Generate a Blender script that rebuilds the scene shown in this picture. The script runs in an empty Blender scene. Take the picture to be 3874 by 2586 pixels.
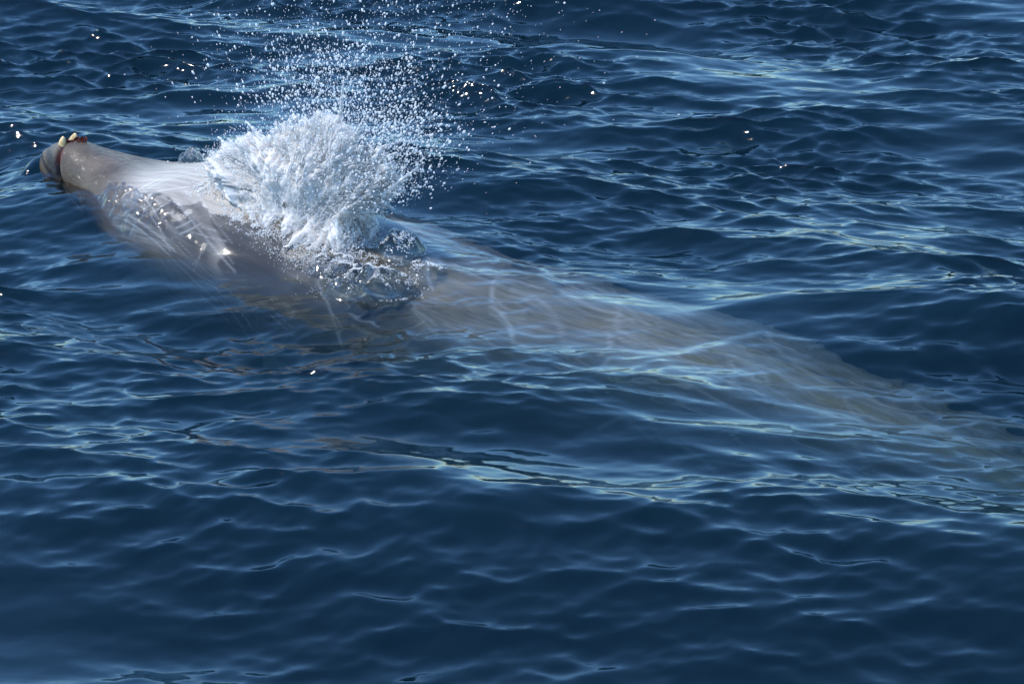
import bpy, bmesh, math, random
import numpy as np
from mathutils import Vector, Matrix

sc = bpy.context.scene
rng = np.random.default_rng(7)
random.seed(7)

# ------------------------------------------------------------------ camera
DEP = math.radians(22.0)
DIST = 12.0
cam_d = bpy.data.cameras.new("camera")
cam = bpy.data.objects.new("camera", cam_d)
sc.collection.objects.link(cam)
cam.location = (0.0, -DIST * math.cos(DEP), DIST * math.sin(DEP))
cam.rotation_euler = (math.pi / 2 - DEP, 0, 0)
cam_d.sensor_width = 36.0
cam_d.lens = 36.0 * DIST / 3.6
cam_d.clip_end = 20000
sc.camera = cam

# ------------------------------------------------------------------ world, sun
SUN_EL, SUN_AZ = math.radians(60), math.radians(274)      # azimuth clockwise from +Y
world = bpy.data.worlds.new("World")
sc.world = world
world.use_nodes = True
wn = world.node_tree
sky = wn.nodes.new("ShaderNodeTexSky")
sky.sky_type = 'NISHITA'
sky.sun_disc = False
sky.sun_elevation = SUN_EL
sky.sun_rotation = SUN_AZ
sky.air_density = 1.5
sky.dust_density = 0.0
sky.altitude = 2200
sky.ozone_density = 3.0
bg = wn.nodes["Background"]
bg.inputs["Strength"].default_value = 0.15
tint = wn.nodes.new("ShaderNodeMix"); tint.data_type = 'RGBA'; tint.blend_type = 'MULTIPLY'
tint.inputs[0].default_value = 1.0
tint.inputs[7].default_value = (0.58, 0.83, 1.03, 1)        # clear, deep marine-blue air
wn.links.new(sky.outputs[0], tint.inputs[6])
wn.links.new(tint.outputs[2], bg.inputs[0])

sun_d = bpy.data.lights.new("sun", 'SUN')
sun_d.energy = 2.5
sun_d.angle = math.radians(0.5)
sun_d.color = (1.0, 0.945, 0.86)
sun = bpy.data.objects.new("sun", sun_d)
sc.collection.objects.link(sun)
sdir = Vector((math.sin(SUN_AZ) * math.cos(SUN_EL), math.cos(SUN_AZ) * math.cos(SUN_EL), math.sin(SUN_EL)))
sun.rotation_euler = (-sdir).to_track_quat('-Z', 'Y').to_euler()

sc.view_settings.view_transform = 'Standard'
sc.view_settings.look = 'None'
sc.view_settings.gamma = 1.0
sc.view_settings.exposure = 1.32
sc.view_settings.use_curve_mapping = False

sc.render.engine = 'CYCLES'
cy = sc.cycles
cy.use_denoising = True
cy.max_bounces = 10
cy.transparent_max_bounces = 12
cy.volume_bounces = 0
cy.transmission_bounces = 8
cy.sample_clamp_indirect = 4.0
cy.blur_glossy = 0.3

# ------------------------------------------------------------------ helpers
def link(name, mesh, parent=None):
    o = bpy.data.objects.new(name, mesh)
    sc.collection.objects.link(o)
    if parent is not None:
        o.parent = parent
    return o

def grid_mesh(name, X, Y, Z, wrap_v=False):
    """mesh from (nu, nv) arrays of coordinates"""
    nu, nv = X.shape
    me = bpy.data.meshes.new(name)
    co = np.stack([X, Y, Z], -1).reshape(-1, 3).astype(np.float32)
    i = np.arange(nu - 1)[:, None]
    j = np.arange(nv if wrap_v else nv - 1)[None, :]
    j2 = (j + 1) % nv
    q = np.stack([i * nv + j, (i + 1) * nv + j, (i + 1) * nv + j2, i * nv + j2], -1).reshape(-1, 4)
    return co, q

def mesh_np(name, co, quads, smooth=True):
    me = bpy.data.meshes.new(name)
    me.vertices.add(len(co))
    me.vertices.foreach_set("co", np.ascontiguousarray(co, dtype=np.float32).ravel())
    k = quads.shape[1]
    me.loops.add(quads.size)
    me.loops.foreach_set("vertex_index", quads.astype(np.int32).ravel())
    me.polygons.add(len(quads))
    me.polygons.foreach_set("loop_start", (np.arange(len(quads)) * k).astype(np.int32))
    me.polygons.foreach_set("loop_total", np.full(len(quads), k, dtype=np.int32))
    me.update(calc_edges=True)
    me.validate()
    if smooth:
        me.polygons.foreach_set("use_smooth", np.ones(len(me.polygons), dtype=bool))
    return me

def fattr(me, name, arr):
    a = me.attributes.new(name, 'FLOAT', 'POINT')
    a.data.foreach_set("value", np.ascontiguousarray(arr, dtype=np.float32).ravel())

def material(name):
    m = bpy.data.materials.new(name)
    m.use_nodes = True
    nt = m.node_tree
    for n in list(nt.nodes):
        nt.nodes.remove(n)
    out = nt.nodes.new("ShaderNodeOutputMaterial")
    def N(kind, **kw):
        n = nt.nodes.new(kind)
        for k, v in kw.items():
            if k in n.inputs:
                n.inputs[k].default_value = v
            else:
                setattr(n, k, v)
        return n
    def L(a, b):
        nt.links.new(a, b)
    return m, out, N, L

def sstep(a, b, x):
    t = np.clip((x - a) / (b - a), 0, 1)
    return t * t * (3 - 2 * t)

def smax(a, b, k):
    h = np.clip(0.5 + 0.5 * (a - b) / k, 0, 1)
    return b + (a - b) * h + k * h * (1 - h)

def blur_noise(shape, L, lam, seed):
    """periodic smooth noise on a square tile of side L with wavelength about lam, rms 1"""
    r = np.random.default_rng(seed)
    n0, n1 = shape
    kx = np.fft.fftfreq(n0, L / n0)
    ky = np.fft.fftfreq(n1, L / n1)
    K = np.hypot(*np.meshgrid(kx, ky, indexing='ij'))
    f = np.fft.fft2(r.standard_normal(shape)) * np.exp(-((K * lam - 1.0) / 0.6) ** 2)
    f = np.real(np.fft.ifft2(f))
    return f / f.std()

# ------------------------------------------------------------------ whale axis (world)
A0 = np.array([-1.812, 1.786])
U = np.array([0.8176, -0.5758])          # from beak towards the flukes
NQ = np.array([0.5758, 0.8176])          # across the body, away from the boat

def to_tq(x, y):
    return (x - A0[0]) * U[0] + (y - A0[1]) * U[1], (x - A0[0]) * NQ[0] + (y - A0[1]) * NQ[1]

def to_xy(t, q):
    return A0[0] + t * U[0] + q * NQ[0], A0[1] + t * U[1] + q * NQ[1]

#            t      top     bottom  half-width
PROF = np.array([
    (-0.075,  0.055,  0.045, 0.003),
    (-0.068,  0.082,  0.000, 0.030),
    (-0.045,  0.105, -0.040, 0.054),
    (-0.010,  0.130, -0.075, 0.072),
    ( 0.035,  0.150, -0.100, 0.084),
    ( 0.090,  0.160, -0.115, 0.098),
    ( 0.200,  0.148, -0.140, 0.130),
    ( 0.360,  0.132, -0.190, 0.205),
    ( 0.500,  0.130, -0.250, 0.290),
    ( 0.720,  0.170, -0.350, 0.375),
    ( 0.850,  0.172, -0.410, 0.400),
    ( 1.050,  0.155, -0.500, 0.430),
    ( 1.260,  0.126, -0.580, 0.455),
    ( 1.570,  0.070, -0.700, 0.475),
    ( 1.770,  0.037, -0.790, 0.485),
    ( 2.000,  0.016, -0.860, 0.495),
    ( 2.300, -0.015, -0.940, 0.500),
    ( 2.700, -0.034, -0.990, 0.505),
    ( 3.200, -0.080, -1.000, 0.470),
    ( 3.700, -0.130, -0.930, 0.400),
    ( 4.200, -0.215, -0.800, 0.310),
    ( 4.800, -0.330, -0.680, 0.200),
    ( 5.400, -0.390, -0.580, 0.100),
    ( 5.800, -0.450, -0.540, 0.050),
    ( 5.950, -0.480, -0.510, 0.010),
])

def prof(t):
    """monotone-ish cubic interpolation of the body profile"""
    T = PROF[:, 0]
    out = []
    for c in (1, 2, 3):
        Y = PROF[:, c]
        d = np.gradient(Y, T)
        i = np.clip(np.searchsorted(T, t) - 1, 0, len(T) - 2)
        h = T[i + 1] - T[i]
        s = np.clip((t - T[i]) / h, 0, 1)
        out.append((2*s**3-3*s**2+1)*Y[i] + (s**3-2*s**2+s)*h*d[i] + (-2*s**3+3*s**2)*Y[i+1] + (s**3-s**2)*h*d[i+1])
    return out[0], out[1], np.maximum(out[2], 0.003)

def centre_z(top, bot, t):
    f = 0.5 + 0.06 * sstep(0.2, 1.2, t)         # the widest level sits a little high on the body
    return bot + (top - bot) * f

def body_surface(t, q):
    """height of the whale's back at (t, q); very low off the body"""
    tc = np.clip(t, -0.074, 5.9)
    top, bot, w = prof(tc)
    zc = centre_z(top, bot, tc)
    v = np.abs(q) / w
    z = np.where(v < 1, zc + (top - zc) * np.sqrt(np.clip(1 - v ** 2.2, 0, 1)), zc - 3.0 * (v - 1) * w)
    out = np.maximum(-0.074 - t, 0) + np.maximum(t - 5.9, 0)
    return z - 4 * out

# ------------------------------------------------------------------ sea surface
SP = 0.0125
FN, FL = 1280, 16.0

def wave_band(n, L, lo, hi, th0, spread, slope, seed, power=0.0):
    r = np.random.default_rng(seed)
    k1 = 2 * np.pi * np.fft.fftfreq(n, L / n)
    KX, KY = np.meshgrid(k1, k1, indexing='ij')
    K = np.hypot(KX, KY); K[0, 0] = 1e-6
    kl, kh = 2 * np.pi / hi, 2 * np.pi / lo
    amp = np.where((K > kl * 0.7) & (K < kh * 1.4), 1.0, 0.0)
    amp *= np.exp(-np.clip(np.log(kl / K), 0, 9) ** 2 * 6 - np.clip(np.log(K / kh), 0, 9) ** 2 * 6)
    amp *= K ** (-2.0 + power)
    ang = np.arctan2(KY, KX) - th0
    d = np.abs(np.cos(ang)) ** (2 * spread) + 0.04
    F = np.fft.fft2(r.standard_normal((n, n))) * amp * np.sqrt(d)
    F[0, 0] = 0
    h = np.real(np.fft.ifft2(F))
    sx = np.real(np.fft.ifft2(1j * KX * F)); sy = np.real(np.fft.ifft2(1j * KY * F))
    g = slope / math.sqrt((sx ** 2 + sy ** 2).mean())
    dx = np.real(np.fft.ifft2(-1j * KX / K * F)) * g
    dy = np.real(np.fft.ifft2(-1j * KY / K * F)) * g
    return h * g, -dx, -dy

BANDS = [  # lo, hi, direction of travel (from +X), spread, rms slope, seed, chop
    (2.6, 6.5, math.radians(70), 3.0, 0.050, 11, 0.8),
    (0.9, 2.6, math.radians(76), 2.2, 0.080, 12, 1.0),
    (0.32, 0.9, math.radians(84), 1.6, 0.095, 13, 1.1),
    (0.13, 0.32, math.radians(74), 1.2, 0.125, 14, 1.0),
    (0.055, 0.13, math.radians(92), 0.9, 0.095, 15, 0.7),
]
fields = []
for lo, hi, th, spd, sl, seed, chop in BANDS:
    h, dx, dy = wave_band(FN, FL, lo, hi, th, spd, sl, seed)
    fields.append((h, dx * chop, dy * chop))
# gusts: the fine ripples come and go in patches
gust = np.clip(1 + 0.45 * blur_noise((FN, FN), FL, 2.2, 21), 0.25, 2.0)
for b in (3, 4):
    fields[b] = tuple(a * gust for a in fields[b])

def sample(f, x, y):
    u = (x / FL * FN) % FN; v = (y / FL * FN) % FN
    i = np.floor(u).astype(int); j = np.floor(v).astype(int)
    a = u - i; b = v - j
    i2 = (i + 1) % FN; j2 = (j + 1) % FN; i %= FN; j %= FN
    return f[i, j]*(1-a)*(1-b) + f[i2, j]*a*(1-b) + f[i, j2]*(1-a)*b + f[i2, j2]*a*b

def axis_coords(lo, hi, far, flo, fhi):
    a_ = np.arange(lo, flo - 1e-6, SP); b_ = np.arange(flo, fhi - 1e-6, SP / 2); c_ = np.arange(fhi, hi + 1e-6, SP)
    fine = np.concatenate([a_, b_, c_])
    g = []; s = SP; p = 0.0
    while p < far:
        s *= 1.13; p += s; g.append(p)
    g = np.array(g)
    return np.concatenate([lo - g[::-1], fine, hi + g])

xs = axis_coords(-3.6, 3.6, 9000.0, -2.0, 0.2)
ys = axis_coords(-3.4, 6.0, 9000.0, 0.2, 2.0)
GX, GY = np.meshgrid(xs, ys, indexing='ij')
local = np.maximum(np.gradient(xs)[:, None], np.gradient(ys)[None, :])
dmax = np.maximum(np.maximum(-3.6 - GX, GX - 3.6), np.maximum(-3.4 - GY, GY - 6.0))
T_, Q_ = to_tq(GX, GY)
near_whale = np.exp(-(Q_ / 0.42) ** 2) * sstep(-0.4, 0.0, T_) * (1 - sstep(4.2, 5.5, T_))

H = np.zeros_like(GX); DX = np.zeros_like(GX); DY = np.zeros_like(GX)
for (lo, hi, th, spd, sl, seed, chop), (h, dx, dy) in zip(BANDS, fields):
    w = np.clip(lo / (3.0 * local), 0, 1)                 # drop waves the outer grid cannot carry
    calm = 1 - near_whale * (0.75 if lo > 0.5 else 0.35)
    if hi < 0.95: calm = calm * (0.62 + 0.38 * sstep(-2.2, -0.9, GY) + 0.22 * sstep(1.0, 3.0, GY))     # lee of the boat, breeze farther out
    H += sample(h, GX, GY * 1.4) * w * calm
    DX += sample(dx, GX, GY * 1.4) * w * calm
    DY += sample(dy, GX, GY * 1.4) * w * calm

def ridge(p0, p1, amp, back, front):
    """a long wave: crest from p0 to p1, gentle behind, steeper towards the boat"""
    p0 = np.array(p0); p1 = np.array(p1)
    d = p1 - p0; Ln = np.linalg.norm(d); d = d / Ln
    nn = np.array([-d[1], d[0]])
    if nn[1] < 0: nn = -nn
    s = (GX - p0[0]) * d[0] + (GY - p0[1]) * d[1]
    v = (GX - p0[0]) * nn[0] + (GY - p0[1]) * nn[1]
    over = np.maximum(np.maximum(-s, s - Ln), 0)
    prof_ = np.where(v > 0, np.exp(-(v / back) ** 2), np.exp(-(v / front) ** 2))
    return amp * prof_ * np.exp(-(over / 0.5) ** 2)

H += ridge((-0.45, 1.75), (1.5, 0.85), 0.085, 0.55, 0.34)      # dark wave behind the blow
H += ridge((1.1, -0.05), (2.2, 0.12), 0.06, 0.40, 0.24)
H += ridge((-1.8, -1.45), (1.5, -1.85), 0.15, 0.45, 0.62)      # dark foreground face
H += ridge((-0.9, 5.0), (0.6, 4.6), 0.10, 0.5, 0.35)
# swell pushed up by the animal
H += 0.09 * np.exp(-np.where(Q_ < 0, (Q_ / 0.56) ** 2, (Q_ / 0.45) ** 2)) * sstep(-0.5, 0.1, T_) * (1 - sstep(1.8, 3.6, T_))
H -= 0.10 * np.exp(-((Q_ + 0.98) / 0.36) ** 2) * sstep(-0.2, 0.5, T_) * (1 - sstep(1.7, 2.6, T_))
H -= 0.03

# water draped over the animal
BS = body_surface(T_, Q_)
topc, botc, wc = prof(np.clip(T_, -0.074, 5.9))
V = Q_ / wc
swirl = sample(blur_noise((FN, FN), FL, 0.060, 31), GX, GY)
swirl2 = sample(blur_noise((FN, FN), FL, 0.19, 32), GX, GY)
film = -0.028 + 0.036 * sstep(-0.36, -0.66, V + 0.05 * swirl2 + 0.02 * swirl) * sstep(0.22, 0.5, T_) + 0.012 * sstep(-0.7, -1.0, V) * sstep(0.22, 0.5, T_)
film -= 0.04 * sstep(0.35, 0.15, T_)
film = np.where(T_ > 1.0, film + (0.008 - film) * sstep(1.0, 1.25, T_), film)
film += 0.008 * sstep(1.6, 2.6, T_) + 0.04 * sstep(2.6, 4.0, T_)
ripple_zone = np.exp(-((T_ - 0.55) / 0.30) ** 2 - ((V + 0.80) / 0.40) ** 2)
swirl3 = sample(blur_noise((FN, FN), FL, 0.034, 33), GX, GY)
film += 0.0022 * swirl3 * np.clip(ripple_zone * 1.3, 0, 1)
film += 0.0045 * swirl * ripple_zone + 0.0035 * swirl2 * (0.3 + ripple_zone)
H = smax(H, BS + film, 0.035)

def dome(t, q, rt, rq, h, rot=0.0):
    c, s = math.cos(rot), math.sin(rot)
    a = ((T_ - t) * c + (Q_ - q) * s) / rt
    b = (-(T_ - t) * s + (Q_ - q) * c) / rq
    r2 = a * a + b * b
    return h * np.clip(1 - r2, 0, 1) ** 0.75 * sstep(1.0, 0.75, r2)

dm = dome(1.735, -0.03, 0.085, 0.10, 0.075)
dm2 = dome(1.80, -0.31, 0.17, 0.085, 0.075, 0.5)
dm3 = dome(1.60, -0.26, 0.12, 0.07, 0.035, 0.4)
dm4 = dome(1.90, -0.12, 0.07, 0.06, 0.022)
rip = 1 + 0.10 * np.sin(T_ * 150 - Q_ * 60 + 1.5 * swirl) + 0.10 * swirl
H += (dm + dm2 + dm3 + dm4) * rip
H += dome(0.53, 0.20, 0.065, 0.075, 0.085) * (1 + 0.2 * swirl)        # slop thrown up behind the head
H += dome(-0.10, -0.02, 0.05, 0.09, 0.030)                            # lip of water under the chin

flat = np.clip(1 - dmax / 400.0, 0.15, 1)
co, quads = grid_mesh("sea", GX + DX * np.clip(1 - near_whale, 0, 1), GY + DY * np.clip(1 - near_whale, 0, 1), H * flat)
# close the body of water far below and far away
nu, nv = GX.shape
rim = np.concatenate([np.arange(nv), np.arange(1, nu) * nv + nv - 1,
                      ((nu - 1) * nv + np.arange(nv - 2, -1, -1)), (np.arange(nu - 2, 0, -1) * nv)])
low = co[rim].copy(); low[:, 2] = -60.0
base = len(co)
nr = len(rim)
a = np.arange(nr); b = (a + 1) % nr
walls = np.stack([rim[a], rim[b], base + b, base + a], -1)
cb = np.array([[0, 0, -60.0]], dtype=np.float32)
co_all = np.concatenate([co, low, cb])
me = mesh_np("sea", co_all, np.concatenate([quads, walls]))
# bottom fan
bmn = bmesh.new(); bmn.from_mesh(me); bmn.verts.ensure_lookup_table()
cv = bmn.verts[base + nr]
for k in range(nr):
    bmn.faces.new((bmn.verts[base + k], bmn.verts[base + (k + 1) % nr], cv))
bmesh.ops.recalc_face_normals(bmn, faces=bmn.faces[:])
bmn.to_mesh(me); bmn.free()
sea = link("sea", me)
sea["kind"] = "structure"
sea["label"] = "rippled dark blue sea water reflecting the sky"

m, out, N, L = material("sea_water")
tc = N("ShaderNodeTexCoord")
nz = N("ShaderNodeTexNoise", Scale=26.0, Detail=3.0, Roughness=0.5)
mp = N("ShaderNodeMapping"); mp.inputs["Scale"].default_value = (0.7, 1.3, 1.0)
L(tc.outputs["Object"], mp.inputs[0]); L(mp.outputs[0], nz.inputs[0])
bp = N("ShaderNodeBump", Strength=0.10, Distance=0.006)
L(nz.outputs[0], bp.inputs["Height"])
fr = N("ShaderNodeFresnel", IOR=1.40); L(bp.outputs[0], fr.inputs["Normal"])
gl = N("ShaderNodeBsdfGlossy", Roughness=0.065); L(bp.outputs[0], gl.inputs["Normal"])
tr = N("ShaderNodeBsdfTransparent")
rf = N("ShaderNodeBsdfRefraction", Roughness=0.0, IOR=1.333); L(bp.outputs[0], rf.inputs["Normal"])
mx1 = N("ShaderNodeMixShader", Fac=0.6); L(tr.outputs[0], mx1.inputs[1]); L(rf.outputs[0], mx1.inputs[2])
mx2 = N("ShaderNodeMixShader"); L(fr.outputs[0], mx2.inputs[0]); L(mx1.outputs[0], mx2.inputs[1]); L(gl.outputs[0], mx2.inputs[2])
L(mx2.outputs[0], out.inputs["Surface"])
vs = N("ShaderNodeVolumeScatter", Color=(0.02, 0.46, 0.66, 1), Density=0.30)
va = N("ShaderNodeVolumeAbsorption", Color=(0.04, 0.42, 0.56, 1), Density=2.8)
ad = N("ShaderNodeAddShader"); L(vs.outputs[0], ad.inputs[0]); L(va.outputs[0], ad.inputs[1])
L(ad.outputs[0], out.inputs["Volume"])
m.cycles.homogeneous_volume = True
sea.data.materials.append(m)

# ------------------------------------------------------------------ whale
wt = np.concatenate([-0.075 + 0.10 * np.linspace(0, 1, 40) ** 1.6, np.linspace(0.03, 2.4, 420)[0:], np.linspace(2.41, 5.95, 200)])
wt = np.unique(np.round(wt, 5))
NTH = 340
th = np.linspace(0, 2 * np.pi, NTH, endpoint=False)
TT, TH = np.meshgrid(wt, th, indexing='ij')
top, bot, hw = prof(TT)
zc = centre_z(top, bot, TT)
c, s = np.cos(TH), np.sin(TH)
e = 2 / 2.2
qq = hw * np.sign(s) * np.abs(s) ** e
zz = zc + np.where(c > 0, (top - zc), (zc - bot)) * np.sign(c) * np.abs(c) ** e

# mouth: a crease running from between the teeth down and back along the side of the beak
def seg_dist(px, pz, pts):
    best = np.full_like(px, 9.0); side = np.zeros_like(px)
    for (x0, z0), (x1, z1) in zip(pts[:-1], pts[1:]):
        dx, dz = x1 - x0, z1 - z0
        l2 = dx * dx + dz * dz
        k = np.clip(((px - x0) * dx + (pz - z0) * dz) / l2, 0, 1)
        d = np.hypot(px - x0 - k * dx, pz - z0 - k * dz)
        sd = dx * (pz - z0) - dz * (px - x0)
        side = np.where(d < best, np.sign(sd), side)
        best = np.minimum(best, d)
    return best, side
mouth = [(0.066, 0.17), (0.070, 0.125), (0.078, 0.085), (0.092, 0.045), (0.125, 0.005), (0.18, -0.03), (0.25, -0.045)]
dM, sideM = seg_dist(TT, zz, mouth)
headmask = (TT < 0.3)
groove = np.exp(-(dM / 0.0115) ** 2) * headmask
jaw = (sideM < 0) & (TT < 0.12)
bulge = np.exp(-((dM - 0.022) / 0.016) ** 2) * headmask
shr = 1 - 0.30 * groove + 0.07 * bulge * (TT > 0.0)
qq = qq * shr
# throat groove under the jaw
dG, _ = seg_dist(TT, zz, [(-0.055, 0.075), (-0.01, 0.045), (0.05, 0.012), (0.11, -0.02)])
gG = np.exp(-(dG / 0.012) ** 2) * (TT < 0.16)
qq = qq * (1 - 0.14 * gG)
# slow unevenness of a real body
und = 0.006 * np.sin(TT * 6.1 + 1.3 * np.sin(TH * 2)) * np.sin(TH * 3 + TT * 2) * sstep(0.2, 0.8, TT)
qq += und * s; zz += und * c
# a slight blowhole dip on top of the head
zz -= 0.02 * np.exp(-((TT - 1.12) / 0.05) ** 2 - (qq / 0.08) ** 2) * (c > 0)
WX, WY = to_xy(TT, qq)

# scars and painted caustic lines on the hide, on an unrolled sheet of skin (length t, girth g)
girth = TH.copy(); girth[girth > np.pi] -= 2 * np.pi
gg = girth * np.clip(hw, 0.05, 0.4)
scar_caustic = np.zeros_like(TT)
r = np.random.default_rng(3)
def scratch_caustic(t0, g0, ang, ln, wd, bend, strength):
    n = max(4, int(ln / 0.03))
    ks = np.linspace(0, 1, n)
    an = ang + bend * (ks - 0.5)
    px = t0 + np.cumsum(np.cos(an)) * ln / n
    pg = g0 + np.cumsum(np.sin(an)) * ln / n
    i0 = max(np.searchsorted(wt, px.min() - 0.05) - 1, 0); i1 = min(np.searchsorted(wt, px.max() + 0.05) + 1, len(wt))
    if i1 <= i0 + 1: return
    d, _ = seg_dist(TT[i0:i1], gg[i0:i1], list(zip(px, pg)))
    fade = 1
    scar_caustic[i0:i1] = np.maximum(scar_caustic[i0:i1], strength * np.exp(-(d / wd) ** 2) * fade)
for k in range(70):
    t0 = r.uniform(0.45, 3.6) if k % 3 else r.uniform(0.5, 1.4)
    g0 = r.uniform(-0.62, 0.35)
    if r.random() < 0.62:
        ang = r.normal(-0.35, 0.22); ln = r.uniform(0.15, 0.7)
    else:
        ang = r.normal(0.9, 0.3); ln = r.uniform(0.08, 0.24)
    wd = r.uniform(0.0022, 0.0050) * (1 + 0.25 * max(t0 - 1.0, 0)); st = r.uniform(0.15, 0.6); bend = r.normal(0, 0.25)
    scratch_caustic(t0, g0, ang, ln, wd, bend, st)
    if r.random() < 0.45:                                  # rake marks come in pairs
        off = r.uniform(0.02, 0.05)
        scratch_caustic(t0 - math.sin(ang) * off, g0 + math.cos(ang) * off, ang, ln * r.uniform(0.6, 1), wd, bend, st)
for k in range(46):                                        # caustic light lines on the back, painted as pale marks
    scratch_caustic(r.uniform(1.6, 3.7), r.uniform(-0.45, 0.3), r.normal(-0.15, 0.45), r.uniform(0.08, 0.45), r.uniform(0.004, 0.008), r.normal(0, 0.9), r.uniform(0.3, 0.9))
# white head and neck ending in an uneven border, dark blaze on the cheek
edge = 1.13 + 0.10 * np.sin(gg * 9 + 1) + 0.05 * np.sin(gg * 31) + 0.30 * (gg + 0.15)*-1
pale = sstep(0.34, 0.66, TT) * sstep(-0.40, -0.24, gg + 0.05 * np.sin(TT * 23) + 0.25 * (TT - 0.8)) * (1 - sstep(edge - 0.012, edge + 0.012, TT))
blaze = np.exp(-((TT - 0.78 - 0.25 * (gg + 0.3)) / 0.27) ** 2 - ((gg + 0.36) / 0.13) ** 2)
blaze *= 1 + 0.45 * np.sin((gg + 0.35 * TT) * 95)
dk = np.minimum(sstep(0.125, 0.085, zz + 0.25 * (TT - 0.06)), sstep(-0.03, 0.02, TT + 0.35 * (zz - 0.08)))
dk = np.minimum(dk, sstep(0.165, 0.13, TT)) * sstep(-0.03, 0.0, zz)
mouth_shade = np.clip(groove * 1.2 + 0.95 * gG + 0.85 * dk * ((sideM < 0) | (dM < 0.012)), 0, 1)  # mouth line, plus painted shade in the throat groove and under the jaw
gum = np.exp(-((TT - 0.078) / 0.015) ** 2 - ((zz - 0.110) / 0.026) ** 2) * (c > -0.2)

co_w, q_w = grid_mesh("whale", WX, WY, zz, wrap_v=True)
caps = np.array([co_w[:NTH].mean(0), co_w[-NTH:].mean(0)])
wm = mesh_np("whale_body", co_w, q_w)
fattr(wm, "scar_caustic", scar_caustic); fattr(wm, "pale", pale); fattr(wm, "blaze", np.clip(blaze, 0, 1))
fattr(wm, "mouth", mouth_shade); fattr(wm, "gum", np.clip(gum, 0, 1)); fattr(wm, "along", TT); fattr(wm, "algae", sstep(2.2, 2.9, TT)); fattr(wm, "flank_shade", 0.9 * sstep(-0.20, -0.38, gg - 0.10 * sstep(2.2, 3.4, TT) + 0.04 * np.sin(TT * 9) + 0.02 * np.sin(TT * 31)) * sstep(0.7, 1.3, TT)); fattr(wm, "wet", sstep(0.02, 0.07, zz) * (1 - sstep(0.9, 1.3, TT))); fattr(wm, "girth", gg)
bmn = bmesh.new(); bmn.from_mesh(wm)
bmesh.ops.holes_fill(bmn, edges=[e_ for e_ in bmn.edges if e_.is_boundary])
bmesh.ops.recalc_face_normals(bmn, faces=bmn.faces[:])
for f in bmn.faces: f.smooth = True
bmn.to_mesh(wm); bmn.free()
whale = bpy.data.objects.new("whale", None)
sc.collection.objects.link(whale)
whale["label"] = "grey beaked whale with scarred pale head and two teeth, swimming just under the surface"
whale["category"] = "whale"
body = link("body", wm, whale)

m, out, N, L = material("whale_skin")
def attr(n):
    a = N("ShaderNodeAttribute"); a.attribute_name = n; return a.outputs["Fac"]
def mixc(fac, a, b):
    x = N("ShaderNodeMix"); x.data_type = 'RGBA'
    if hasattr(fac, "links"): L(fac, x.inputs[0])
    else: x.inputs[0].default_value = fac
    for v, i in ((a, 6), (b, 7)):
        if hasattr(v, "links"): L(v, x.inputs[i])
        else: x.inputs[i].default_value = (*v, 1)
    return x.outputs[2]
def mth(op, a, b=None, clamp=False):
    x = N("ShaderNodeMath"); x.operation = op; x.use_clamp = clamp
    for v, i in ((a, 0), (b, 1)):
        if v is None: continue
        if hasattr(v, "links"): L(v, x.inputs[i])
        else: x.inputs[i].default_value = v
    return x.outputs[0]
cb = N("ShaderNodeCombineXYZ"); L(attr("along"), cb.inputs[0]); L(attr("girth"), cb.inputs[1])
mp = N("ShaderNodeMapping"); mp.inputs["Scale"].default_value = (1.3, 13.0, 1); mp.inputs["Rotation"].default_value = (0, 0, 0.35)
L(cb.outputs[0], mp.inputs[0])
n1 = N("ShaderNodeTexNoise", Scale=3.0, Detail=7.0, Roughness=0.62); L(mp.outputs[0], n1.inputs[0])
n2 = N("ShaderNodeTexNoise", Scale=5.0, Detail=8.0, Roughness=0.6); L(cb.outputs[0], n2.inputs[0])
rmp = N("ShaderNodeMapRange"); L(n1.outputs[0], rmp.inputs[0]); rmp.inputs[1].default_value = 0.35; rmp.inputs[2].default_value = 0.68
rm2 = N("ShaderNodeMapRange"); L(n2.outputs[0], rm2.inputs[0]); rm2.inputs[1].default_value = 0.42; rm2.inputs[2].default_value = 0.66
grey = mixc(rmp.outputs[0], (0.085, 0.076, 0.063), (0.31, 0.282, 0.243))
grey = mixc(mth('MULTIPLY', rm2.outputs[0], 0.45), grey, (0.16, 0.13, 0.08))
white = mixc(rmp.outputs[0], (0.25, 0.222, 0.19), (0.38, 0.343, 0.297))
snout = mixc(rm2.outputs[0], (0.050, 0.036, 0.024), (0.095, 0.072, 0.049))
sn = N("ShaderNodeMapRange"); L(attr("along"), sn.inputs[0]); sn.inputs[1].default_value = 0.70; sn.inputs[2].default_value = 0.40
# olive film of algae along the back, shade of the lower flanks painted into the skin
n3 = N("ShaderNodeTexNoise", Scale=4.0, Detail=6.0, Roughness=0.65); L(mp.outputs[0], n3.inputs[0])
r3 = N("ShaderNodeMapRange"); L(n3.outputs[0], r3.inputs[0]); r3.inputs[1].default_value = 0.48; r3.inputs[2].default_value = 0.62
grey = mixc(mth('MULTIPLY', mth('MULTIPLY', attr("algae"), r3.outputs[0]), 0.85), grey, (0.16, 0.125, 0.03))
grey = mixc(attr("flank_shade"), grey, (0.035, 0.032, 0.030))
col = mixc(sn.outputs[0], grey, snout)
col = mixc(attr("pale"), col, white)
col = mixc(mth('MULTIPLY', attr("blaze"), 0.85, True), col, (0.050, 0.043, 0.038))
col = mixc(mth('MULTIPLY', attr("scar_caustic"), 0.75, True), col, (0.62, 0.61, 0.58))
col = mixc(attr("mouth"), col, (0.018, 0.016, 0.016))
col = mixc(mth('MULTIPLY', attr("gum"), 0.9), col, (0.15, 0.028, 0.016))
pb = N("ShaderNodeBsdfPrincipled", Roughness=0.5)
pb.inputs["Specular IOR Level"].default_value = 0.08
L(col, pb.inputs["Base Color"])
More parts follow.
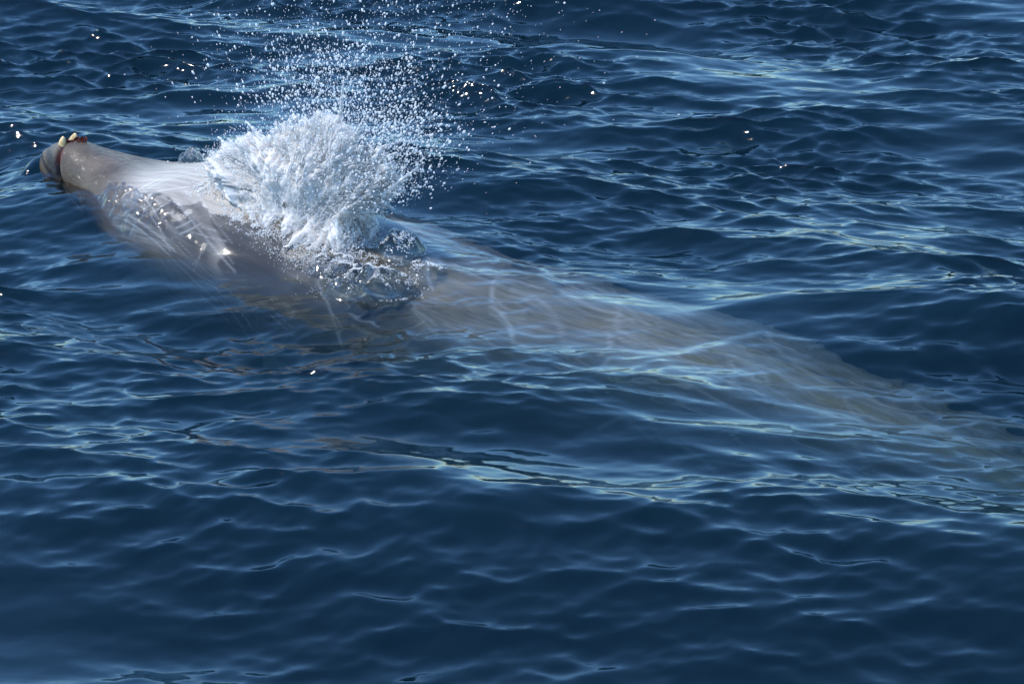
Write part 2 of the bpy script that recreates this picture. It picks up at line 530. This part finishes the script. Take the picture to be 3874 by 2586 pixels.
L(mth("MULTIPLY", attr("wet"), 0.32), pb.inputs["Coat Weight"])
pb.inputs["Coat Roughness"].default_value = 0.06
nb = N("ShaderNodeTexNoise", Scale=95.0, Detail=0.0); L(N("ShaderNodeTexCoord").outputs["Object"], nb.inputs[0])
nb2 = N("ShaderNodeTexNoise", Scale=14.0, Detail=4.0); L(N("ShaderNodeTexCoord").outputs["Object"], nb2.inputs[0])
b1 = N("ShaderNodeBump", Strength=1.0, Distance=0.006); L(nb.outputs[0], b1.inputs["Height"])
b2 = N("ShaderNodeBump", Strength=0.3, Distance=0.01); L(nb2.outputs[0], b2.inputs["Height"]); L(b1.outputs[0], b2.inputs["Normal"])
L(b2.outputs[0], pb.inputs["Coat Normal"])
L(pb.outputs[0], out.inputs["Surface"])
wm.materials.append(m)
skin = m

# teeth
m, out, N, L = material("tooth_ivory")
pb = N("ShaderNodeBsdfPrincipled", Roughness=0.3)
nz = N("ShaderNodeTexNoise", Scale=60.0, Detail=4.0); L(N("ShaderNodeTexCoord").outputs["Object"], nz.inputs[0])
cr = N("ShaderNodeValToRGB"); L(nz.outputs[0], cr.inputs[0])
cr.color_ramp.elements[0].position = 0.35; cr.color_ramp.elements[0].color = (0.36, 0.21, 0.06, 1)
cr.color_ramp.elements[1].position = 0.65; cr.color_ramp.elements[1].color = (0.58, 0.44, 0.21, 1)
L(cr.outputs[0], pb.inputs["Base Color"]); L(pb.outputs[0], out.inputs["Surface"])
tooth_m = m

def tooth(t, q, z, lean_t, lean_q, ht, rad):
    nr_, ns = 12, 14
    k = np.linspace(0, 1, nr_)[:, None]; a = np.linspace(0, 2 * np.pi, ns, endpoint=False)[None, :]
    rr = rad * np.sqrt(np.clip(1 - (k * 0.995) ** 1.5, 0, 1)) ** 1.15
    tt = t + rr * 1.15 * np.cos(a) + lean_t * k; q_ = q + rr * 0.85 * np.sin(a) + lean_q * k
    X, Y = to_xy(tt, q_)
    Z = z + ht * k + 0 * a
    co, qd = grid_mesh("tooth", X, Y, Z, wrap_v=True)
    me = mesh_np("tooth", co, qd)
    b = bmesh.new(); b.from_mesh(me)
    bmesh.ops.holes_fill(b, edges=[e_ for e_ in b.edges if e_.is_boundary])
    bmesh.ops.recalc_face_normals(b, faces=b.faces[:]); b.to_mesh(me); b.free()
    o = link("tooth", me, whale); me.materials.append(tooth_m)
    return o
tooth(0.048, -0.026, 0.116, 0.010, -0.002, 0.064, 0.021)
tooth(0.054, 0.022, 0.116, 0.020, 0.004, 0.066, 0.025)

# reddish stalked barnacles at the tooth roots
m, out, N, L = material("barnacle")
pb = N("ShaderNodeBsdfPrincipled", Roughness=0.35); pb.inputs["Base Color"].default_value = (0.16, 0.03, 0.015, 1)
L(pb.outputs[0], out.inputs["Surface"])
barn_m = m
def tuft(t, q, z, n, spread, ln):
    b = bmesh.new()
    for k in range(n):
        tt = t + random.uniform(-spread, spread); q_ = q + random.uniform(-spread, spread) * 0.5
        x, y = to_xy(tt, q_)
        M = Matrix.Translation((x, y, z + random.uniform(-0.004, 0.004))) @ Matrix.Rotation(random.uniform(0, 6.3), 4, 'Z') @ Matrix.Rotation(random.uniform(0.2, 1.2), 4, 'X')
        l = ln * random.uniform(0.6, 1.2)
        bmesh.ops.create_cone(b, segments=6, radius1=0.0035, radius2=0.0055, depth=l, matrix=M @ Matrix.Translation((0, 0, l / 2)))
    me = bpy.data.meshes.new("barnacle_tuft"); b.to_mesh(me); b.free()
    o = link("barnacle_tuft", me, whale); me.materials.append(barn_m)
tuft(0.110, 0.02, 0.156, 26, 0.026, 0.014)
tuft(0.080, -0.010, 0.152, 14, 0.012, 0.012)

# flippers, dorsal fin and flukes, all well under water
def fin(name, base_t, base_q, base_z, pts, thick, axis):
    """pts: outline in (t, w); axis: unit vector of w in (q, z)"""
    b = bmesh.new()
    n = len(pts)
    cx = sum(p[0] for p in pts) / n; cw = sum(p[1] for p in pts) / n
    perp = (-axis[1], axis[0])
    def P(t, w, off):
        x, y = to_xy(base_t + t, base_q + axis[0] * w + perp[0] * off)
        return (x, y, base_z + axis[1] * w + perp[1] * off)
    rim_ = [b.verts.new(P(*p, 0)) for p in pts]
    for sgn in (-1, 1):
        mid = [b.verts.new(P(cx + (p[0] - cx) * 0.62, cw + (p[1] - cw) * 0.72, sgn * thick)) for p in pts]
        cen = b.verts.new(P(cx, cw, sgn * thick * 1.1))
        for k in range(n):
            k2 = (k + 1) % n
            b.faces.new((rim_[k], rim_[k2], mid[k2], mid[k])); b.faces.new((mid[k], mid[k2], cen))
    bmesh.ops.recalc_face_normals(b, faces=b.faces[:])
    for f in b.faces: f.smooth = True
    me = bpy.data.meshes.new(name); b.to_mesh(me); b.free()
    for k in ("along",): fattr(me, k, np.full(len(me.vertices), 3.0))
    o = link(name, me, whale); me.materials.append(skin)
    md = o.modifiers.new("round", 'SUBSURF'); md.levels = 2; md.render_levels = 2
flip = [(0, 0), (0.10, -0.02), (0.22, 0.02), (0.30, 0.20), (0.33, 0.38), (0.28, 0.48), (0.20, 0.42), (0.10, 0.24)]
fin("flipper", 1.35, -0.40, -0.42, flip, 0.022, (-0.30, -0.954))
fin("flipper", 1.35, 0.40, -0.42, flip, 0.022, (0.30, -0.954))
fin("dorsal_fin", 4.5, 0, -0.24, [(-0.10, -0.03), (0.06, 0.08), (0.20, 0.17), (0.30, 0.19), (0.27, 0.08), (0.28, -0.03)], 0.02, (0, 1))
fluke = [(0, 0), (0.10, 0.25), (0.28, 0.52), (0.46, 0.70), (0.44, 0.45), (0.36, 0.2), (0.34, 0.0), (0.15, -0.05)]
fin("fluke", 5.65, 0.0, -0.49, fluke, 0.03, (1, 0))
fin("fluke", 5.65, 0.0, -0.49, fluke, 0.03, (-1, 0))

# ------------------------------------------------------------------ blow: splash body and spray
#  outline of the solid white part in the whale's own upright plane (t, z)
OUT = np.array([(0.84, 0.17), (0.845, 0.26), (0.875, 0.25), (0.92, 0.285), (0.985, 0.30), (1.03, 0.36), (1.07, 0.34), (1.13, 0.37),
                (1.19, 0.45), (1.24, 0.44), (1.33, 0.50), (1.42, 0.47), (1.50, 0.45), (1.57, 0.41), (1.66, 0.365), (1.70, 0.31), (1.66, 0.25),
                (1.60, 0.19), (1.555, 0.15), (1.60, 0.10), (1.60, 0.02), (1.35, 0.02), (1.15, 0.06), (0.98, 0.12)])
def inside(px, pz, poly):
    x0, z0 = poly[:, 0], poly[:, 1]; x1, z1 = np.roll(x0, -1), np.roll(z0, -1)
    P, Zp = px[:, None], pz[:, None]
    cond = (z0 > Zp) != (z1 > Zp)
    xi = (x1 - x0) * (Zp - z0) / (z1 - z0 + 1e-12) + x0
    return ((cond & (P < xi)).sum(1) % 2) == 1

ico = bmesh.new(); bmesh.ops.create_icosphere(ico, subdivisions=1, radius=1.0)
ICO_V = np.array([v.co[:] for v in ico.verts]); ICO_F = np.array([[v.index for v in f.verts] for f in ico.faces]); ico.free()
ico = bmesh.new(); bmesh.ops.create_icosphere(ico, subdivisions=2, radius=1.0)
ICO2_V = np.array([v.co[:] for v in ico.verts]); ICO2_F = np.array([[v.index for v in f.verts] for f in ico.faces]); ico.free()

def blobs(cent, dirs, rad, elong, V=ICO_V, F=ICO_F):
    """many little ellipsoids, each stretched along its direction"""
    n = len(cent)
    d = dirs / np.linalg.norm(dirs, axis=1, keepdims=True)
    hlp = np.where(np.abs(d[:, 2:3]) < 0.9, [[0, 0, 1.0]], [[1.0, 0, 0]])
    a = np.cross(d, hlp); a /= np.linalg.norm(a, axis=1, keepdims=True)
    b = np.cross(d, a)
    jit = 1 + 0.18 * rng.standard_normal((n, len(V), 1))
    vv = V[None] * jit
    co = cent[:, None] + rad[:, None, None] * (vv[..., :1] * a[:, None] + vv[..., 1:2] * b[:, None] + vv[..., 2:] * (d * elong[:, None])[:, None])
    fc = F[None] + (np.arange(n) * len(V))[:, None, None]
    return co.reshape(-1, 3), fc.reshape(-1, 3)

def tqz(t, q, z):
    x, y = to_xy(t, q)
    return np.stack([x, y, z], -1)

ORG = np.array([1.27, -0.06])            # where the water is thrown from (t, z)
OCT_V = np.array([(1, 0, 0), (-1, 0, 0), (0, 1, 0), (0, -1, 0), (0, 0, 1), (0, 0, -1.0)])
OCT_F = np.array([(0, 2, 4), (2, 1, 4), (1, 3, 4), (3, 0, 4), (2, 0, 5), (1, 2, 5), (3, 1, 5), (0, 3, 5)])
def fill(n, rlo, rhi, elo, ehi, shell, grow=1.0, V=ICO_V, F=ICO_F):
    pt = rng.uniform(0.76, 1.80, n); pz = rng.uniform(-0.02, 0.54, n)
    if shell < 0.5:
        cc = np.array([1.28, 0.20]); ok = inside(cc[0] + (pt - cc[0]) / 0.84, cc[1] + (pz - cc[1]) / 0.80, OUT)
    else:
        cc = np.array([1.28, 0.16]); g = grow + (0.06 * rng.standard_normal(n) if grow > 1 else 0)
        ok = inside(cc[0] + (pt - cc[0]) / g, cc[1] + (pz - cc[1]) / g, OUT)
    pt, pz = pt[ok], pz[ok]
    depth = 0.13 * np.clip(1.25 - pz / 0.5, 0.35, 1.1) * np.clip((pt - 0.80) / 0.12, 0.3, 1) * np.clip((1.75 - pt) / 0.2, 0.3, 1)
    u = rng.uniform(-1, 1, len(pt))
    if shell > 0.5: u = np.sign(u) * np.abs(u) ** 0.45
    pq = -0.03 + u * depth * (0.8 if shell < 0.5 else grow ** 2) - 0.14 * sstep(0.16, 0.02, pz)
    fan = np.stack([pt - ORG[0], 0.5 * pq, pz - ORG[1]], -1)
    dirw = np.stack([fan[:, 0] * U[0] + fan[:, 1] * NQ[0], fan[:, 0] * U[1] + fan[:, 1] * NQ[1], fan[:, 2]], -1)
    dirw /= np.linalg.norm(dirw, axis=1, keepdims=True)
    rad = rng.uniform(rlo, rhi, len(pt)) * np.clip(1.3 - pz / 0.6, 0.5, 1.3)
    return blobs(tqz(pt, pq, pz), dirw + 0.16 * rng.standard_normal(dirw.shape), rad, rng.uniform(elo, ehi, len(pt)), V, F)
# the dense part: a closed, flattened shell torn into streaks that run outwards from the source
SC = np.array([1.27, 0.17])
NP, NS = 760, 190
phi = np.linspace(0, 2 * np.pi, NP, endpoint=False)
dense = np.concatenate([np.linspace(OUT[k], OUT[(k + 1) % len(OUT)], 40)[:-1] for k in range(len(OUT))])
oa = np.arctan2(dense[:, 1] - SC[1], dense[:, 0] - SC[0]) % (2 * np.pi); orr = np.hypot(dense[:, 0] - SC[0], dense[:, 1] - SC[1])
o_ = np.argsort(oa); Rphi = np.interp(phi, oa[o_], orr[o_], period=2 * np.pi)
def ring_noise(k0, seed):
    f = np.fft.rfft(np.random.default_rng(seed).standard_normal(NP)); k = np.arange(len(f))
    f *= np.exp(-((k - k0) / (0.5 * k0)) ** 2); y = np.fft.irfft(f, NP); return y / y.std()
upper = sstep(-0.05, 0.12, np.sin(phi))
Rphi *= 1 + upper * (0.03 * ring_noise(24, 1) + 0.035 * ring_noise(70, 2) + 0.03 * ring_noise(150, 3))
psi = np.linspace(0.02, np.pi - 0.02, NS)
PH, PS = np.meshgrid(phi, psi, indexing='ij')
rr0 = Rphi[:, None] * np.sin(PS) ** 0.75
bt = SC[0] + rr0 * np.cos(PH); bz = SC[1] + rr0 * np.sin(PH)
Dq = 0.125 * np.clip(1.2 - bz / 0.55, 0.4, 1.1)
bq = -0.03 - Dq * np.sign(np.cos(PS)) * np.abs(np.cos(PS)) ** 0.8 - 0.12 * sstep(0.16, 0.0, bz)
pol = np.arctan2(bt - ORG[0], bz - ORG[1]); prad = np.hypot(bt - ORG[0], bz - ORG[1])
amp = np.zeros_like(bt)
for lam, a_, sd in ((0.22, 0.020, 61), (0.10, 0.013, 62), (0.05, 0.008, 63), (0.028, 0.0045, 64)):
    n1_ = sample(blur_noise((FN, FN), FL, lam, sd), pol * 0.50 + 1.4 * bq + 3, prad * 0.40 + 0.7 * bq + 5)
    amp += a_ * (1.2 - np.abs(n1_) * 1.5) if lam < 0.15 else a_ * n1_
amp *= np.clip(np.sin(PS) * 3, 0.2, 1)
bq -= amp * np.sign(np.cos(PS)) * np.abs(np.cos(PS)) ** 0.3
bz += 0.5 * amp * np.sin(PS); bt += 0.3 * amp * np.sin(PS) * np.cos(PH)
bx, by = to_xy(bt, bq)
shell_co, shell_q = grid_mesh("splash", bx, by, bz, wrap_v=False)
# close the ring in phi
iw = np.arange(NS - 1)
shell_q = np.concatenate([shell_q, np.stack([(NP - 1) * NS + iw, iw, iw + 1, (NP - 1) * NS + iw + 1], -1)])
shell_rim = (np.sin(PS) ** 2.2).ravel()
# fingers standing off the rim
fc, fr_, fd = [], [], []
per = np.concatenate([np.linspace(OUT[k], OUT[k + 1], 7)[:-1] for k in range(1, 18)])
for p in per:
    if rng.random() < 0.42: continue
    d0 = p - ORG; d0 = d0 / np.linalg.norm(d0)
    d0 = d0 + rng.normal(0, 0.22, 2); ln = rng.gamma(2.0, 0.020 + 0.020 * (p[0] > 1.4))
    q0 = rng.uniform(-0.07, 0.04); dq = rng.normal(0, 0.2)
    nk = int(ln / 0.006) + 2
    for k in range(nk):
        s_ = k / nk
        fc.append((p[0] + d0[0] * ln * s_, q0 + dq * ln * s_, p[1] + d0[1] * ln * s_ - 0.02 * s_ * s_))
        fr_.append((0.0075 * (1 - s_) + 0.0026) * rng.uniform(0.7, 1.3)); fd.append((d0[0], dq, d0[1]))
fc = np.array(fc); fd = np.array(fd); fr_ = np.array(fr_)
fdw = np.stack([fd[:, 0] * U[0] + fd[:, 1] * NQ[0], fd[:, 0] * U[1] + fd[:, 1] * NQ[1], fd[:, 2]], -1)
c2, f2 = blobs(tqz(fc[:, 0], fc[:, 1], fc[:, 2]), fdw, fr_, np.full(len(fc), 1.6))
f2q = np.concatenate([f2, f2[:, 2:3]], 1)
co_s = np.concatenate([shell_co, c2])
bm_ = bpy.data.meshes.new("splash")
verts_n = len(co_s)
me2 = bm_
me2.vertices.add(verts_n); me2.vertices.foreach_set("co", co_s.astype(np.float32).ravel())
idx = np.concatenate([shell_q.ravel(), (f2 + len(shell_co)).ravel()]).astype(np.int32)
tot = np.concatenate([np.full(len(shell_q), 4), np.full(len(f2), 3)]).astype(np.int32)
me2.loops.add(len(idx)); me2.loops.foreach_set("vertex_index", idx)
me2.polygons.add(len(tot)); me2.polygons.foreach_set("loop_start", np.concatenate([[0], np.cumsum(tot)[:-1]]).astype(np.int32))
me2.polygons.foreach_set("loop_total", tot)
me2.update(calc_edges=True); me2.validate()
me2.polygons.foreach_set("use_smooth", np.ones(len(me2.polygons), dtype=bool))
fattr(me2, "rim", np.concatenate([shell_rim, np.zeros(len(c2))]))
fattr(me2, "streak_a", np.concatenate([(pol * 0.5 + 1.4 * bq).ravel(), np.zeros(len(c2))]))
fattr(me2, "streak_b", np.concatenate([(prad * 0.4 + 0.7 * bq).ravel(), np.zeros(len(c2))]))
splash = link("splash", me2)
splash["label"] = "white burst of splashing water thrown up over the whale's head"
splash["category"] = "splash"
splash["kind"] = "stuff"

m, out, N, L = material("white_water")
pb = N("ShaderNodeBsdfPrincipled", Roughness=0.25)
pb.inputs["Base Color"].default_value = (0.80, 0.765, 0.725, 1)
pb.inputs["Subsurface Weight"].default_value = 1.0
pb.inputs["Subsurface Radius"].default_value = (1.0, 1.0, 1.0)
pb.inputs["Subsurface Scale"].default_value = 0.03
pb.inputs["IOR"].default_value = 1.333
tl = N("ShaderNodeBsdfTranslucent"); tl.inputs["Color"].default_value = (0.80, 0.77, 0.73, 1)
nz = N("ShaderNodeTexNoise", Scale=120.0, Detail=4.0, Roughness=0.6); L(N("ShaderNodeTexCoord").outputs["Object"], nz.inputs[0])
bp = N("ShaderNodeBump", Strength=0.5, Distance=0.004); L(nz.outputs[0], bp.inputs["Height"]); L(bp.outputs[0], pb.inputs["Normal"])
mx = N("ShaderNodeMixShader", Fac=0.40); L(pb.outputs[0], mx.inputs[1]); L(tl.outputs[0], mx.inputs[2])
L(mx.outputs[0], out.inputs["Surface"])
# lacy gaps towards the edge of the sheet
ra = N("ShaderNodeAttribute"); ra.attribute_name = "rim"
sa = N("ShaderNodeAttribute"); sa.attribute_name = "streak_a"
sb = N("ShaderNodeAttribute"); sb.attribute_name = "streak_b"
cx = N("ShaderNodeCombineXYZ"); L(sa.outputs["Fac"], cx.inputs[0]); L(sb.outputs["Fac"], cx.inputs[1])
ln_ = N("ShaderNodeTexNoise", Scale=42.0, Detail=5.0, Roughness=0.65); L(cx.outputs[0], ln_.inputs[0])
ed = N("ShaderNodeMath"); ed.operation = 'MULTIPLY_ADD'; L(ra.outputs["Fac"], ed.inputs[0]); ed.inputs[1].default_value = 0.42; L(ln_.outputs[0], ed.inputs[2])
rg = N("ShaderNodeMapRange"); L(ed.outputs[0], rg.inputs[0]); rg.inputs[1].default_value = 0.74; rg.inputs[2].default_value = 1.02
tp = N("ShaderNodeBsdfTransparent")
mz = N("ShaderNodeMixShader"); L(rg.outputs[0], mz.inputs[0]); L(mx.outputs[0], mz.inputs[1]); L(tp.outputs[0], mz.inputs[2])
L(mz.outputs[0], out.inputs["Surface"])
foam_m = m
me2.materials.clear(); me2.materials.append(m)

# spray: drops flung up and to the flukes' side
def spray(n, tmean, tstd, zlo, zhi, zpow, rlo, rhi, qstd):
    z = zlo + (zhi - zlo) * rng.random(n) ** zpow
    t = tmean(z) + tstd(z) * rng.standard_normal(n)
    q = -0.02 + qstd * rng.standard_normal(n)
    rr = rlo + (rhi - rlo) * rng.random(n) ** 4.5
    return t, q, z, rr
parts = [
    spray(6500, lambda z: 1.36 + 0.22 * (z - 0.3), lambda z: 0.10 + 0.26 * (z - 0.2), 0.28, 0.80, 1.7, 0.0008, 0.0046, 0.10),
    spray(2600, lambda z: 1.42 + 0.25 * (z - 0.3), lambda z: 0.12 + 0.30 * (z - 0.2), 0.45, 1.25, 1.2, 0.0008, 0.0042, 0.14),
    spray(3600, lambda z: 1.66 + 0.35 * (z - 0.3), lambda z: 0.07 + 0.16 * np.abs(z - 0.2), 0.24, 0.60, 1.0, 0.0008, 0.0050, 0.09),
    spray(350, lambda z: 0.97 + 0 * z, lambda z: 0.08 + 0 * z, 0.27, 0.40, 1.2, 0.0010, 0.0025, 0.06),
    spray(900, lambda z: 1.25 + 0.5 * z, lambda z: 0.35 + 0 * z, 0.4, 1.1, 1.0, 0.0010, 0.0024, 0.2),
]
t = np.concatenate([p[0] for p in parts]); q = np.concatenate([p[1] for p in parts])
z = np.concatenate([p[2] for p in parts]); rr = np.concatenate([p[3] for p in parts])
d = np.stack([(t - 1.3) * 0.9, 0.5 * q, z + 0.1], -1)
dw = np.stack([d[:, 0] * U[0] + d[:, 1] * NQ[0], d[:, 0] * U[1] + d[:, 1] * NQ[1], d[:, 2]], -1)
big = rr > 0.0017
c3, f3 = blobs(tqz(t, q, z)[big], dw[big], rr[big], rng.uniform(1.0, 2.2, big.sum()))
c6, f6 = blobs(tqz(t, q, z)[~big], dw[~big], rr[~big], rng.uniform(1.5, 4.0, (~big).sum()), OCT_V, OCT_F)
f3 = np.concatenate([f3, f6 + len(c3)]); c3 = np.concatenate([c3, c6])
c4, f4 = fill(80000, 0.0009, 0.0024, 1.0, 3.0, 1, 1.07, OCT_V, OCT_F)
f3 = np.concatenate([f3, f4 + len(c3)]); c3 = np.concatenate([c3, c4])
spray_me = mesh_np("spray", c3, f3)
m, out, N, L = material("water_drops")
pb = N("ShaderNodeBsdfPrincipled", Roughness=0.15); pb.inputs["Base Color"].default_value = (0.84, 0.84, 0.83, 1)
tl = N("ShaderNodeBsdfTranslucent"); tl.inputs["Color"].default_value = (0.82, 0.82, 0.81, 1)
trp = N("ShaderNodeBsdfTransparent")
mx = N("ShaderNodeMixShader", Fac=0.45); L(pb.outputs[0], mx.inputs[1]); L(tl.outputs[0], mx.inputs[2])
mx3 = N("ShaderNodeMixShader", Fac=0.15); L(mx.outputs[0], mx3.inputs[1]); L(trp.outputs[0], mx3.inputs[2])
L(mx3.outputs[0], out.inputs["Surface"])
sp = link("spray", spray_me); spray_me.materials.append(m)
me2.materials.append(m)                                    # the thin fingers are clear water like the drops
mi = np.zeros(len(me2.polygons), dtype=np.int32); mi[len(shell_q):] = 1
me2.polygons.foreach_set("material_index", mi)
sp["label"] = "fine airborne droplets of spray rising above the white splash"
sp["category"] = "spray"
sp["kind"] = "stuff"

# ------------------------------------------------------------------ froth lying on the water round the splash
def height_at(x, y):
    i = np.clip(np.searchsorted(xs, x) - 1, 0, len(xs) - 2); j = np.clip(np.searchsorted(ys, y) - 1, 0, len(ys) - 2)
    a = (x - xs[i]) / (xs[i + 1] - xs[i]); b = (y - ys[j]) / (ys[j + 1] - ys[j])
    return H[i, j]*(1-a)*(1-b) + H[i+1, j]*a*(1-b) + H[i, j+1]*(1-a)*b + H[i+1, j+1]*a*b
ft, fq = [], []
for (t0, q0, rt, rq, rot, n) in ((1.80, -0.31, 0.15, 0.07, 0.5, 5200), (1.60, -0.26, 0.13, 0.075, 0.4, 3600), (1.735, -0.03, 0.08, 0.08, 0, 2000),
                                 (1.90, -0.12, 0.06, 0.05, 0, 500), (1.52, -0.12, 0.20, 0.10, 0, 4200), (1.15, -0.22, 0.22, 0.06, -0.3, 2400),
                                 (0.86, -0.12, 0.05, 0.09, 0, 1400), (0.53, 0.20, 0.05, 0.06, 0, 260)):
    a = rng.normal(0, 0.5, n) * rt; b = rng.normal(0, 0.5, n) * rq
    ft.append(t0 + a * math.cos(rot) - b * math.sin(rot)); fq.append(q0 + a * math.sin(rot) + b * math.cos(rot))
ft = np.concatenate(ft); fq = np.concatenate(fq)
fx, fy = to_xy(ft, fq)
lace = sample(blur_noise((FN, FN), FL, 0.045, 71), fx, fy) + 0.6 * sample(blur_noise((FN, FN), FL, 0.11, 72), fx, fy)
keep = lace + 0.5 * rng.standard_normal(len(ft)) > 0.15
fx, fy, ft, fq = fx[keep], fy[keep], ft[keep], fq[keep]
zsurf = np.maximum(height_at(fx, fy), body_surface(ft, fq))
c5, f5 = blobs(np.stack([fx, fy, zsurf + 0.0008], -1), np.tile([[U[0], U[1], -0.1]], (len(fx), 1)) + 0.5 * rng.standard_normal((len(fx), 3)),
               rng.uniform(0.0009, 0.0026, len(fx)), rng.uniform(1, 2.5, len(fx)), OCT_V, OCT_F)
foam_me = mesh_np("foam", c5, f5)
fo = link("foam", foam_me); foam_me.materials.append(spray_me.materials[0])
fo["label"] = "frothy white bubbles lying on the water along the whale's back"
fo["category"] = "foam"
fo["kind"] = "stuff"
